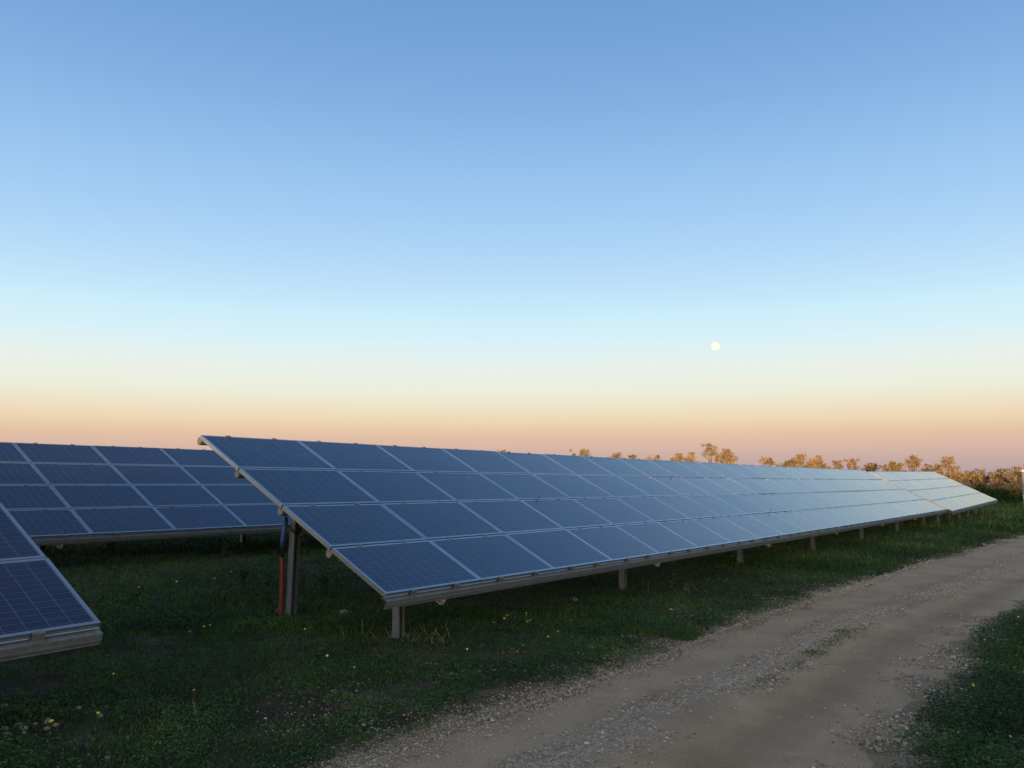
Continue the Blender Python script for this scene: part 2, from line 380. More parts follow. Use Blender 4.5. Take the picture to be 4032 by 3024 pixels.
a_main, PM_main = solar_array('solar_array', (-1.374, 9.052, CAM_Z - 1.366), YAW, R(-.80), R(26.64), range(0, 22), [1.03 + SP * k for k in range(7)],
    'longest solar array, running from the grass beside the track far to the right', lambda x: .0237 * (x / W_ - 11) ** 2 / 100, .035)
solar_array('solar_array', (20.433 + RD[0] * .16, 38.376 + RD[1] * .16, CAM_Z - 1.915), R(36.11), R(-.12), R(26.66), range(0, 11), [.9, 4.2, 7.6, 11.0, 14.4, 17.6],
    'pale short solar array at the far end of the longest array, set slightly lower')
solar_array('solar_array', (-7.737, 15.300, CAM_Z - 1.180), R(36.73), R(-.86), R(25.72), range(-5, 16), [-6.2, -.52] + [-.52 + SP * k for k in range(1, 5)],
    'dark solar array in the second row, behind and left of the longest array')
ob = bpy.data.objects
solar_array('solar_array', (-3.149, 6.445, CAM_Z - 1.170), R(35.54), R(.01), R(25.55), range(-4, 0), [-1.7, -5.6],
    'nearest solar array, its lower corner cut off by the left edge of the photo')

# small wire hooks standing up out of the seams of the long array
M_black, t, b = mat('black_cable'); b.inputs['Base Color'].default_value = (.012, .012, .014, 1); b.inputs['Roughness'].default_value = .5
for (ci, j, hgt) in ((3.32, 2, .06), (7.75, 3, .06), (8.95, 1, .11)):
    x = ci * W_; y = j * H_ - .012
    m = MB().tube([(x, y, -.03), (x, y, hgt * .6), (x + .01, y, hgt), (x + .028, y + .005, hgt * .95), (x + .032, y, hgt * .75)], .005, 6)
    o = link('cable_hook', m.mesh('cable_hook', True), a_main, M_black); o.matrix_basis = PM_main

# ------------------------------------------------------------------ conduit by the first rear post
M_red, t, b = mat('red_corrugated_plastic'); b.inputs['Roughness'].default_value = .45
t.links.new(rmp(t, noise(t, 12, 4, .6, nd(t, 'ShaderNodeTexCoord').outputs['Object']), [(.3, (.085, .014, .009)), (.7, (.13, .022, .013))]), b.inputs['Base Color'])
M_blue, t, b = mat('blue_plastic'); b.inputs['Roughness'].default_value = .4
t.links.new(rmp(t, noise(t, 12, 4, .6, nd(t, 'ShaderNodeTexCoord').outputs['Object']), [(.3, (.010, .05, .18)), (.7, (.016, .07, .24))]), b.inputs['Base Color'])
pr = O0 + RD * 1.0 + HD * 2.75
cxp, cyp = pr[0] - .155, pr[1] - .07; zg = float(ground_z([cxp], [cyp])[0])
cond = empty('cable_conduit', Matrix.Translation((cxp, cyp, zg))); tag(cond, 'black cables in a blue sleeve and a red plastic pipe beside the tall end post', 'cable conduit')
P = []; rad = []
for k in range(61):
    z = -.06 + k * .0145; P.append((.0 + .012 * math.sin(z * 4), 0, z)); rad.append(.038 if k % 2 else .034)
link('red_pipe', MB().tube(P, rad, 14).mesh('red_pipe', True), cond, M_red)
link('blue_sleeve', MB().tube([(.0, 0, .95), (.005, 0, 1.05), (.02, 0, 1.18), (.04, 0, 1.28)], [.034, .037, .036, .03], 12).mesh('blue_sleeve', True), cond, M_blue)
for q in range(3):
    a = q * 2.1
    cb = MB().tube([(.014 * math.cos(a), .014 * math.sin(a), .70), (.014 * math.cos(a), .014 * math.sin(a), .98), (.03 + .012 * math.cos(a), .01, 1.25), (.05 - q * .01, 0, 1.36), (.09, -.05 - q * .01, 1.20 + q * .015),
                    (.18, -.07, 1.14 + q * .02), (.26, -.05, 1.18 + q * .02), (.28, 0, 1.36)], .010, 7)
    link('cable', cb.mesh('cable', True), cond, M_black)
link('pipe_stub', MB().tube([(-.055, 0, -.05), (-.06, 0, .05), (-.045, 0, .10), (-.02, 0, .11)], .025, 10).mesh('pipe_stub', True), cond, M_red)

# ------------------------------------------------------------------ pole at the right edge
M_conc = metal('grey_painted_pole', (.24, .235, .22), .7, 0, 18, .15)
px_, py_ = 40.75, 65.6; pz = float(ground_z([px_], [py_])[0])
pole = empty('pole', Matrix.Translation((px_, py_, pz))); tag(pole, 'grey pole with a white box and a camera on top, at the right edge', 'pole')
link('shaft', MB().tube([(0, 0, -.2), (0, 0, 1.6), (0, 0, 2.95)], [.16, .155, .15], 14).mesh('shaft', True), pole, M_conc)
M_wbox = metal('white_plastic', (.62, .62, .58), .5, 0, 10, .05)
link('box', MB().box(-.24, .1, -.27, -.15, .82, 1.16).mesh('box'), pole, M_wbox)
cmr = link('camera_housing', MB().box(-.2, .12, -.12, .12, 2.96, 3.12).mesh('camera_housing'), pole, M_wbox)
link('antenna', MB().tube([(.1, 0, 3.1), (.1, 0, 3.55)], [.04, .03], 8).mesh('antenna', True), pole, M_black)

# ------------------------------------------------------------------ moon
az, el = R(14.088), R(8.343); D = 5000.
M_moon, t, b = mat('moon'); b.inputs['Base Color'].default_value = (0, 0, 0, 1); b.inputs['Roughness'].default_value = 1; b.inputs['Specular IOR Level'].default_value = 0
mc = rmp(t, noise(t, 2.2, 3, .5, nd(t, 'ShaderNodeTexCoord').outputs['Generated']), [(.35, (.80, .79, .64)), (.65, (.86, .85, .73))])
t.links.new(mc, b.inputs['Emission Color']); b.inputs['Emission Strength'].default_value = 1.25
import bmesh
bm = bmesh.new(); bmesh.ops.create_uvsphere(bm, u_segments=48, v_segments=24, radius=D * 17.0 / 3223 * .94); me = bpy.data.meshes.new('moon'); bm.to_mesh(me); bm.free()
for p in me.polygons: p.use_smooth = True
moon = link('moon', me, None, M_moon); moon.location = (D * math.sin(az) * math.cos(el), D * math.cos(az) * math.cos(el), CAM_Z + D * math.sin(el))
tag(moon, 'full pale moon low in the evening sky above the long array', 'moon')

# ------------------------------------------------------------------ trees
M_leaf, t, b = mat('olive_foliage'); tone = nd(t, 'ShaderNodeAttribute', attribute_name='tone').outputs['Fac']
t.links.new(rmp(t, tone, [(0, (.05, .06, .025)), (.35, (.21, .165, .065)), (.7, (.39, .295, .125)), (1, (.54, .41, .24))]), b.inputs['Base Color'])
b.inputs['Roughness'].default_value = .8; b.inputs['Specular IOR Level'].default_value = .2
M_bark = metal('bark', (.19, .16, .13), .9, 0, 8, .3)
def leaf_quads(C, S, T):
    """small folded leaf clumps at centres C of size S"""
    n = len(C); a = rng.normal(size=(n, 3)); a /= np.linalg.norm(a, axis=1)[:, None]; b_ = rng.normal(size=(n, 3)); b_ -= (b_ * a).sum(1)[:, None] * a; b_ /= np.linalg.norm(b_, axis=1)[:, None]
    a *= (S * rng.uniform(.6, 1.3, n))[:, None] * .5; b_ *= (S * rng.uniform(.35, .9, n))[:, None] * .5
    V = np.stack([C - a, C - b_, C + a, C + b_], 1).reshape(-1, 3); return V, np.arange(4 * n).reshape(n, 4), np.repeat(T, 4)
def tree(x, y, top, wtop, body, label, group, bare=0.0, seed=0):
    """top: height above ground of the topmost tuft; wtop its width; body: width of the main crown"""
    rd = random.Random(seed); z0 = float(g0(x, y)); root = empty('tree', Matrix.Translation((x, y, z0))); tag(root, label, 'tree', group)
    m = MB(); bh = min(1.3, top * .3); tips = []
    m.tube([(0, 0, -.2), (rd.uniform(-.1, .1), 0, bh * .5), (rd.uniform(-.2, .2), rd.uniform(-.1, .1), bh)], [.2, .16, .13], 7)
    nl = 6
    for k in range(nl):
        a = k / nl * 6.28 + rd.uniform(-.4, .4); L = body * .42 * rd.uniform(.5, 1); hz = bh + (top - bh) * rd.uniform(.35, .85)
        if k == 0: L = .1; hz = top * .97
        tip = (math.cos(a) * L, math.sin(a) * L, hz); mid = (tip[0] * .5 + rd.uniform(-.15, .15), tip[1] * .5, bh + (hz - bh) * .5)
        m.tube([(0, 0, bh * .85), mid, tip], [.10, .06, .015], 5); tips.append(tip)
        for q in range(3):
            e = (tip[0] + rd.uniform(-.5, .5), tip[1] + rd.uniform(-.5, .5), min(tip[2] + rd.uniform(-.1, .6), top + .15)); m.tube([mid, ((mid[0] + e[0]) / 2 + rd.uniform(-.1, .1), (mid[1] + e[1]) / 2, (mid[2] + e[2]) / 2), e], [.035, .02, .008], 4); tips.append(e)
    link('trunk', m.mesh('trunk'), root, M_bark)
    C = []; 
    blobs = [(rd.uniform(-.1, .1) * wtop, 0, top - wtop * .30, wtop * .42)]
    blobs += [(wtop * rd.uniform(-.5, .5), rd.uniform(-.3, .3), top - wtop * rd.uniform(.3, .8), wtop * rd.uniform(.16, .32)) for _ in range(6)]
    zc = max(bh + .2, 1.0); wtop *= 1.2
    for _ in range(9):
        f = rd.random(); r_ = body * rd.uniform(.14, .26); blobs.append((body * rd.uniform(-.38, .38), body * rd.uniform(-.35, .35), zc + (max(top - wtop, zc + .3) - zc) * f, r_))
    for t_ in tips: blobs.append((t_[0], t_[1], min(t_[2], top), rd.uniform(.12, .3)))
    T = []
    for bx_, by_, bz_, br in blobs:
        n = int(230 * (br / .5) ** 2 * (1 - bare)) + 24; d = rng.normal(size=(n, 3)); d /= np.linalg.norm(d, axis=1)[:, None]
        rad_ = br * rng.uniform(.25, 1.08, n) ** .6; wob_ = 1 + .35 * (np.sin(d[:, 0] * 5 + bx_ * 9) * np.sin(d[:, 2] * 4 + bz_ * 7))
        C.append(np.array([bx_, by_, bz_]) + d * (rad_ * wob_)[:, None] * np.array([1, 1, .85])); T.append(np.clip(rng.normal(.5 + rd.uniform(-.2, .2), .22, n), 0, 1))
    C = np.concatenate(C); T = np.concatenate(T); k = C[:, 2] > .35; C = C[k]; T = T[k]
    V, F_, TT_ = leaf_quads(C, np.full(len(C), .115), T)
    link('crown', np_mesh('crown', V, F_, False, {'tone': TT_}), root, M_leaf)
    return root
TREES = [  # x, y, top, top width, body width, bare, label
 (-2.0, 91.8, 4.2, .7, 2.2, 0, 'leftmost small tree whose tip just clears the top edge of the long array'),
 (-1.2, 89.7, 4.35, .5, 2.0, 0, 'small tree tip just right of the leftmost tip above the array edge'),
 (3.8, 94.3, 4.1, .6, 2.0, 0, 'lowest tree tip, barely clearing the array edge left of the first bushy crown'),
 (7.9, 90.5, 4.6, 1.5, 3.0, 0, 'round bushy crown standing alone over the middle of the array edge'),
 (11.2, 89.1, 4.2, 1.05, 2.4, 0, 'small flat round crown right of the lone bushy crown'),
 (13.9, 94.4, 4.15, .45, 1.6, .3, 'tiny thin tree tip between the flat round crown and the low wide crown'),
 (17.9, 102.7, 4.35, 2.2, 3.6, 0, 'low wide crown left of the pair of touching round crowns'),
 (20.5, 100.8, 4.65, 1.8, 3.2, 0, 'left crown of the pair of touching round crowns'),
 (21.9, 100.2, 4.75, 1.6, 3.0, 0, 'right crown of the pair of touching round crowns'),
 (22.1, 91.6, 5.5, 1.5, 2.6, .35, 'thin pale spreading left half of the tallest crown over the array'),
 (24.0, 92.2, 5.0, 2.0, 3.2, 0, 'dense golden right half of the tallest crown over the array'),
 (29.0, 92.4, 4.05, 1.1, 2.2, 0, 'small round crown standing alone right of the tallest crown'),
 (30.2, 90.8, 3.75, .8, 1.8, .4, 'small greyish crown just left of the leaning golden crown'),
 (31.5, 89.7, 4.55, 1.6, 2.6, 0, 'golden crown leaning right with a raised tuft at its top'),
 (33.2, 91.4, 3.95, 1.0, 2.2, .2, 'thin low crown between two taller golden crowns'),
 (37.6, 100.8, 4.7, 1.7, 2.8, 0, 'dense upright golden crown right of the thin low crown'),
 (40.0, 101.3, 4.1, 1.0, 2.2, 0, 'small pointed crown right of the dense upright golden crown'),
 (41.9, 100.9, 4.35, .9, 2.0, .1, 'narrow spiky crown above the right end of the long array'),
 (43.8, 100.8, 3.9, 1.6, 3.0, 0, 'low crown above the gap between the long and the short array'),
 (42.1, 91.1, 4.0, 1.3, 2.6, 0, 'golden crown above the upper edge of the short far array'),
 (43.7, 93.0, 3.85, .9, 2.0, .4, 'thin grey crown touching the golden one above the short array'),
 (47.8, 98.0, 5.0, 1.55, 1.5, 0, 'tall narrow tree with a dense top and a bare stem above the short array'),
 (50.4, 99.7, 3.95, 1.2, 2.4, .4, 'thin reddish crown right of the tall narrow tree'),
 (52.5, 101.7, 4.0, 1.4, 2.2, .1, 'small flat topped crown left of the scraggly tall tree'),
 (54.2, 102.1, 5.0, 1.5, 1.5, .45, 'scraggly tall tree with a bare bent stem behind the short array'),
 (47.7, 89.4, 3.5, 2.4, 4.0, 0, 'broad golden tree descending behind the corner of the short array'),
 (50.9, 91.3, 3.1, 1.3, 2.2, .1, 'reddish low tree just right of the gap in the trees'),
 (52.4, 92.1, 3.4, 1.7, 3.0, 0, 'first broad golden tree right of the gap'),
 (52.6, 88.8, 3.4, 1.9, 3.4, 0, 'second broad golden tree, with a pale trunk in shade'),
 (53.0, 86.1, 3.6, 2.1, 3.6, 0, 'broad golden tree with a raised crown beside the pole'),
 (55.5, 87.7, 3.4, 1.7, 3.4, 0, 'golden tree partly hidden behind the grey pole at the right edge'),
 (60.0, 92.0, 3.8, 2.0, 3.6, 0, 'golden tree beyond the right edge of the picture'),
]
for k, (x, y, top, wt, bw, bare, lab) in enumerate(TREES): tree(x, y, top, wt, bw, lab, 'trees at the far end of the field', bare, k)

# scrub that fills the space under and behind the trees
n = 26000; sx = rng.uniform(34, 96, n); sy = 106 - (sx - 34) * .05 + rng.normal(0, 1.2, n)
hgt = 2.3 + 1.2 * fbm(sx, sy * 0, 3.0, 5, 3); sz = g0(sx, sy) + hgt * rng.uniform(0, 1, n) ** .8
V, F_, T_ = leaf_quads(np.stack([sx, sy, sz], 1), np.full(n, .34), np.clip(rng.normal(.4, .2, n), 0, 1))

scrub = link('scrub', np_mesh('scrub', V, F_, False, {'tone': T_}), None, M_leaf); tag(scrub, 'low reddish brown scrub growing in a band behind the far trees', 'scrub', None, 'stuff')
n = 9000; sx = rng.uniform(47, 66, n); sy = 93.5 + (sx - 50) * -.25 + rng.normal(0, .9, n); sz = g0(sx, sy) + rng.uniform(0, 1, n) ** 1.2 * (1.0 + .9 * fbm(sx, sy * 0, 1.8, 6, 2))
V, F_, T_ = leaf_quads(np.stack([sx, sy, sz], 1), np.full(n, .28), np.clip(rng.normal(.15, .15, n), 0, 1))
under = link('undergrowth', np_mesh('undergrowth', V, F_, False, {'tone': T_}), None, M_leaf); tag(under, 'dark undergrowth between the trunks of the golden trees at right', 'undergrowth', None, 'stuff')

n = 14000; sx = rng.uniform(43, 60, n); sy = 86.0 + (sx - 50) * -.2 + rng.normal(0, .35, n); sz = g0(sx, sy) + rng.uniform(0, 1, n) ** .9 * (.7 + 1.1 * fbm(sx, sy * 0, 1.4, 8, 3))
V, F_, T_ = leaf_quads(np.stack([sx, sy, sz], 1), np.full(n, .16), np.clip(rng.normal(.15, .15, n), 0, .8))
brm = link('bramble', np_mesh('bramble', V, F_, False, {'tone': T_}), None, None); tag(brm, 'low dark green brambles along the foot of the golden trees at right', 'brambles', None, 'stuff')
# unseen sun blocker added behind the viewer, its top shaped to shade the ground
wv = np.arange(-130, 130, .12); base = 2.72 + .28 * (fbm(wv, wv * 0, 4.5, 77, 3) - .5) + .5 * np.exp(-((wv + 9) / 6.2) ** 4) + .22 * np.clip((wv - 1) / 4, 0, 1) + .6 * np.clip((wv - 12) / 10, 0, 1) + .22 * (vnoise(wv, wv * 0, .8, 78) - .5)
Lx, Ly = math.sin(SUN_DIR_AZ), math.cos(SUN_DIR_AZ); Wx, Wy = Ly, -Lx
rows = []
for k, (dd, hf) in enumerate([(-35.9, -.3), (-35.8, .35), (-35.6, .75), (-35.3, .95), (-35.0, 1.0), (-34.7, .94), (-34.4, .72), (-34.2, .3), (-34.1, -.3)]):
    jx = (vnoise(wv, wv * 0 + k, .5, 80 + k) - .5) * .3
    X = Wx * wv + Lx * (dd + jx); Y = Wy * wv + Ly * (dd + jx)
    rows.append(np.stack([X, Y, base * hf], 1) if hf > 0 else np.stack([X, Y, X * 0 - .6], 1))
A = np.stack(rows, 0); q = np.arange(A.shape[0] * A.shape[1]).reshape(A.shape[0], A.shape[1])
FH = np.stack([q[:-1, :-1], q[:-1, 1:], q[1:, 1:], q[1:, :-1]], -1).reshape(-1, 4)
occluder = link('occluder', np_mesh('occluder', A.reshape(-1, 3), FH, False, {'tone': rng.uniform(0, .5, A.shape[0] * A.shape[1])}), None, M_leaf)
tag(occluder, 'long dark hedgerow-shaped sun blocker added on the sunset side, unseen behind the viewer', 'occluder')

# ------------------------------------------------------------------ gravel
M_stone, t, b = mat('gravel'); tone = nd(t, 'ShaderNodeAttribute', attribute_name='tone').outputs['Fac']
t.links.new(rmp(t, tone, [(0, (.12, .095, .07)), (.5, (.30, .235, .165)), (.85, (.46, .37, .27)), (1, (.58, .48, .37))]), b.inputs['Base Color']); b.inputs['Roughness'].default_value = .85
phi = (1 + 5 ** .5) / 2
ICO = np.array([(-1, phi, 0), (1, phi, 0), (-1, -phi, 0), (1, -phi, 0), (0, -1, phi), (0, 1, phi), (0, -1, -phi), (0, 1, -phi), (phi, 0, -1), (phi, 0, 1), (-phi, 0, -1), (-phi, 0, 1)]) / 1.9
ICF = np.array([(0, 11, 5), (0, 5, 1), (0, 1, 7), (0, 7, 10), (0, 10, 11), (1, 5, 9), (5, 11, 4), (11, 10, 2), (10, 7, 6), (7, 1, 8), (3, 9, 4), (3, 4, 2), (3, 2, 6), (3, 6, 8), (3, 8, 9), (4, 9, 5), (2, 4, 11), (6, 2, 10), (8, 6, 7), (9, 8, 1)])
OCT = np.array([(1, 0, 0), (-1, 0, 0), (0, 1, 0), (0, -1, 0), (0, 0, 1), (0, 0, -1)], float); OCF = np.array([(0, 2, 4), (2, 1, 4), (1, 3, 4), (3, 0, 4), (2, 0, 5), (1, 2, 5), (3, 1, 5), (0, 3, 5)])
def stones(C, S, T, base=(ICO, ICF), flat=.6):
    B, Fb = base; n = len(C); k = len(B); J = B[None] * (1 + rng.uniform(-.28, .28, (n, k, 1))); J = J * np.stack([rng.uniform(.7, 1.3, n), rng.uniform(.7, 1.3, n), rng.uniform(flat * .7, flat * 1.2, n)], 1)[:, None]
    a = rng.uniform(0, 6.28, n); ca, sa = np.cos(a)[:, None], np.sin(a)[:, None]; X = J[..., 0] * ca - J[..., 1] * sa; Y = J[..., 0] * sa + J[..., 1] * ca
    V = np.stack([X, Y, J[..., 2]], -1) * S[:, None, None] + C[:, None, :]
    return V.reshape(-1, 3), (Fb[None] + (np.arange(n) * k)[:, None, None]).reshape(-1, 3), np.repeat(T, k)
def at_track(t_, lat_):
    cx_ = np.interp(t_, TT, TL[:, 0]); cy_ = np.interp(t_, TT, TL[:, 1]); e = .4
    tx_ = np.interp(t_ + e, TT, TL[:, 0]) - np.interp(t_ - e, TT, TL[:, 0]); ty_ = np.interp(t_ + e, TT, TL[:, 1]) - np.interp(t_ - e, TT, TL[:, 1]); l_ = np.hypot(tx_, ty_)
    return cx_ + ty_ / l_ * lat_, cy_ - tx_ / l_ * lat_
parts = []
def scatter(n, tlo, thi, latf, size, tone_, base, power=1.6, maskf=None):
    u = rng.uniform(0, 1, n); t_ = T0 + tlo + (thi - tlo) * u ** power; lat_ = latf(t_, n); x, y = at_track(t_, lat_)
    if maskf is not None:
        k = maskf(x, y, n); x, y, lat_, t_ = x[k], y[k], lat_[k], t_[k]
    n = len(x); S = np.clip(rng.lognormal(math.log(size), .42, n), size * .4, size * 3.2) * (1 + (t_ - T0) * .012)
    e, d, tt_ = edge_d(x, y); inside_ = e < .05; S = S * np.where(inside_, 1, .9)
    z = np.where(inside_, g0(x, y) + .012 + .022 * np.exp(-(lat_ / .28) ** 2), ground_z(x, y) + .001)
    V, F_, Tn = stones(np.stack([x, y, z], 1), S, np.clip(rng.normal(tone_, .2, n), 0, 1), base); parts.append((V, F_, Tn))
ICB, OCB = (ICO, ICF), (OCT, OCF)
cen = lambda t_, n: rng.normal(0, .16, n) + .05 * np.sin(t_ * .9) + .02
patch = lambda thr, sc, seed: (lambda x, y, n: fbm(x, y, sc, seed, 3) + rng.normal(0, .06, n) > thr)
scatter(44000, -1.5, 9, cen, .0078, .45, ICB, 1.25, patch(.27, .9, 61)); scatter(26000, 8, 34, cen, .0105, .45, OCB, 1.4, patch(.36, 1.6, 61))
scatter(17000, -1.5, 12, lambda t_, n: -wl(t_) - rng.normal(.10, .20, n), .0058, .5, ICB, 1.2)
scatter(10000, -1.5, 10, lambda t_, n: wr(t_) + rng.normal(-.02, .22, n), .0085, .45, ICB, 1.2, patch(.42, .7, 63))
scatter(9000, 10, 34, lambda t_, n: -wl(t_) - rng.normal(.06, .16, n), .010, .6, OCB, 1.3, patch(.45, 1.2, 64))
scatter(16000, -1, 16, lambda t_, n: rng.uniform(-1.3, 1.7, n), .0038, .5, OCB, 1.2)
scatter(9000, -2.5, 12, lambda t_, n: -wl(t_) - np.abs(rng.normal(0, 1.0, n)), .0075, .55, ICB, 1.0, patch(.58, .5, 65))
scatter(1600, -2.5, 9, lambda t_, n: wr(t_) + np.abs(rng.normal(.1, .8, n)), .014, .7, ICB, 1.0, patch(.58, .6, 66))
off = 0; VV = []; FF = []; TN = []
for V, F_, Tn in parts: VV.append(V); FF.append(F_ + off); TN.append(Tn); off += len(V)
gravel = link('gravel', np_mesh('gravel', np.concatenate(VV), np.concatenate(FF), False, {'tone': np.concatenate(TN)}), None, M_stone)
tag(gravel, 'grey and pale gravel along the crown and the edges of the dirt track', 'gravel', None, 'stuff')

# ------------------------------------------------------------------ grass and ground cover
M_grass, t, b = mat('grass'); tone = nd(t, 'ShaderNodeAttribute', attribute_name='tone').outputs['Fac']
t.links.new(rmp(t, tone, [(0, (.012, .034, .008)), (.35, (.034, .076, .016)), (.65, (.078, .132, .024)), (.88, (.14, .14, .035)), (1, (.22, .17, .09))]), b.inputs['Base Color'])
b.inputs['Roughness'].default_value = .75; b.inputs['Specular IOR Level'].default_value = .2
brm.data.materials.append(M_grass)
def cover(x, y):
    """0..1 how green the ground is"""
    e, d, t_ = edge_d(x, y); dx = x - O0[0]; dy = y - O0[1]; s = dx * RD[0] + dy * RD[1]; h = dx * HD[0] + dy * HD[1]
    c_ = fbm(x, y, 1.1, 21, 3) * 1.15 + fbm(x, y, 4.5, 22, 2) * .5 - .30
    c_ = c_ + np.clip((np.hypot(x, y) - 9) / 14, 0, .35)
    c_ = np.where((h > .2) & (h < 1.6) & (s > -1), c_ - .22 * (fbm(x, y, 1.5, 23, 2)), c_)        # trodden, shaded soil along the post line
    c_ = c_ + np.where((h < -.5) & (h > -2.8) & (s > 1), .15, 0)
    c_ = c_ * np.clip(.25 + e / .8, 0, 1)
    return np.clip(c_, 0, 1), e, h, s
def sample(n, r0, r1, a0, a1, p=1.0):
    r_ = r0 + (r1 - r0) * rng.uniform(0, 1, n) ** p; a = rng.uniform(a0, a1, n); return r_ * np.sin(a), r_ * np.cos(a)
gp = []
def blades(n, r0, r1, L, wdt, a0=-.78, a1=.95, p=1.0, thr=.34, tadd=0.0, lush=False):
    x, y = sample(n, r0, r1, a0, a1, p); c_, e, h, s = cover(x, y)
    k = (c_ + rng.normal(0, .07, n) > thr) & (e > .02); x, y, c_ = x[k], y[k], c_[k]; n = len(x)
    cl = fbm(x, y, .35, 31, 2)
    z = ground_z(x, y) - .01; ln = L * rng.uniform(.45, 1.25, n) * (.45 + .9 * cl) * (.5 + .8 * c_); a = rng.uniform(0, 6.28, n)
    lx = rng.normal(0, .5, n) * ln; ly = rng.normal(0, .5, n) * ln; wx, wy = np.cos(a) * wdt * .5, np.sin(a) * wdt * .5
    b0 = np.stack([x - wx, y - wy, z], 1); b1 = np.stack([x + wx, y + wy, z], 1); m0 = np.stack([x - wx * .8 + lx * .35, y - wy * .8 + ly * .35, z + ln * .6], 1); m1 = np.stack([x + wx * .8 + lx * .35, y + wy * .8 + ly * .35, z + ln * .6], 1)
    e0 = np.stack([x + lx - wx * .1, y + ly - wy * .1, z + ln * .92], 1); e1 = np.stack([x + lx + wx * .1, y + ly + wy * .1, z + ln * .92], 1)
    V = np.stack([b0, b1, m0, m1, e0, e1], 1).reshape(-1, 3); q = np.arange(n)[:, None] * 6
    F_ = np.concatenate([q + np.array([0, 1, 3, 2]), q + np.array([2, 3, 5, 4])], 0)
    T = np.clip(.34 + 1.0 * (fbm(x, y, 2.2, 33, 3) - .5) + rng.normal(0, .16, n) + tadd + np.where(rng.uniform(0, 1, n) < .02, .5, 0), 0, 1)
    gp.append((V, F_, np.repeat(T, 6)))
def leaves(n, r0, r1, S, hmax, a0=-.78, a1=.95, p=1.0, thr=.42, seed=35):
    x, y = sample(n, r0, r1, a0, a1, p); c_, e, h, s = cover(x, y); cl = fbm(x, y, .5, seed, 3)
    k = (c_ + rng.normal(0, .05, n) > thr) & (cl > .42) & (e > .03); x, y, c_, cl = x[k], y[k], c_[k], cl[k]; n = len(x)
    z = ground_z(x, y) + rng.uniform(.005, 1, n) * hmax * np.clip((cl - .40) * 4.5, .1, 1)
    C = np.stack([x, y, z], 1); a = rng.normal(size=(n, 3)) * np.array([1, 1, .35]); a /= np.linalg.norm(a, axis=1)[:, None]
    up = np.array([0, 0, 1.0]) + rng.normal(size=(n, 3)) * .45; b_ = np.cross(a, up); b_ /= np.linalg.norm(b_, axis=1)[:, None]
    a = a * (S * rng.uniform(.6, 1.4, n))[:, None] * .5; b_ = b_ * (S * rng.uniform(.35, .75, n))[:, None] * .5
    V = np.stack([C - a, C - b_ + a * .1, C + a, C + b_ + a * .1], 1).reshape(-1, 3)
    T = np.clip(.24 + .9 * (fbm(x, y, 1.4, 37, 3) - .5) + rng.normal(0, .14, n), 0, .85)
    gp.append((V, np.arange(4 * n).reshape(n, 4), np.repeat(T, 4)))
blades(160000, 5.2, 12, .042, .006, p=1.2); blades(145000, 11, 22, .075, .010, p=1.2, thr=.3, tadd=.02); blades(145000, 20, 45, .12, .022, p=1.3, thr=.25, tadd=-.02); blades(60000, 42, 100, .26, .06, p=1.2, thr=.2, tadd=-.02, a0=-.3)
leaves(350000, 5.2, 12.5, .023, .13, p=1.2, thr=.36); leaves(220000, 11, 24, .036, .15, p=1.2, thr=.34); leaves(30000, 22, 50, .07, .18, p=1.2, thr=.36)
leaves(60000, 5.8, 11, .028, .20, a0=.42, a1=.66, thr=.18, seed=39); leaves(60000, 6, 13, .026, .15, thr=.40, seed=47)
# sparse low tufts growing on the crown of the track
for tx_, ty_, sx_, sy_, n_ in ((4.5, 11.5, .30, .10, 900), (4.0, 10.78, .32, .09, 800), (3.62, 10.15, .16, .08, 500), (3.1, 9.45, .28, .07, 350), (2.6, 8.75, .28, .06, 260), (6.9, 14.4, .4, .08, 300)):
    n_ = int(n_ * .5); u_ = rng.normal(0, 1, n_); v_ = rng.normal(0, 1, n_); x = tx_ + u_ * sx_ * .62 + v_ * sy_ * .78; y = ty_ + u_ * sx_ * .78 - v_ * sy_ * .62
    z = g0(x, y) + .02 + rng.uniform(0, .035, n_) * np.exp(-(u_ ** 2 + v_ ** 2) / 2); C = np.stack([x, y, z], 1)
    V, F_, T = leaf_quads(C, np.full(n_, .022), np.clip(rng.normal(.55, .28, n_), 0, 1)); gp.append((V, F_, T))
off = 0; VV = []; FF = []; TN = []
for V, F_, Tn in gp: VV.append(V); FF.append(F_ + off); TN.append(Tn); off += len(V)
grass = link('grass', np_mesh('grass', np.concatenate(VV), np.concatenate(FF), False, {'tone': np.concatenate(TN)}), None, M_grass)
tag(grass, 'dark green grass and low leafy weeds between the arrays and the track', 'grass', None, 'stuff')

# dry grass round the foot of the first front post and a few other bare places
dp = []
for cx_, cy_, n_, rr_ in ((-1.35, 10.15, 26, .5), (-.95, 10.2, 22, .45), (-2.7, 6.7, 14, .2), (-2.2, 12.1, 20, .5), (3.0, 15.1, 30, .8)):
    x = rng.normal(cx_, rr_ * .6, n_); y = rng.normal(cy_, rr_ * .35, n_); z = ground_z(x, y) - .01; L = rng.uniform(.06, .2, n_); lx = rng.normal(0, .6, n_) * L; ly = rng.normal(0, .6, n_) * L
    flat_ = rng.uniform(0, 1, n_) < .4; up = np.where(flat_, .15, .95); k = np.where(flat_, 1.6, 1); wx = .004
    V = np.stack([np.stack([x - wx, y, z], 1), np.stack([x + wx, y, z], 1), np.stack([x + lx * k + wx * .4, y + ly * k, z + L * up], 1), np.stack([x + lx * k - wx * .4, y + ly * k, z + L * up], 1)], 1).reshape(-1, 3); dp.append(V)
V = np.concatenate(dp); M_straw = metal('straw', (.20, .155, .10), .9, 0, 9, .3)
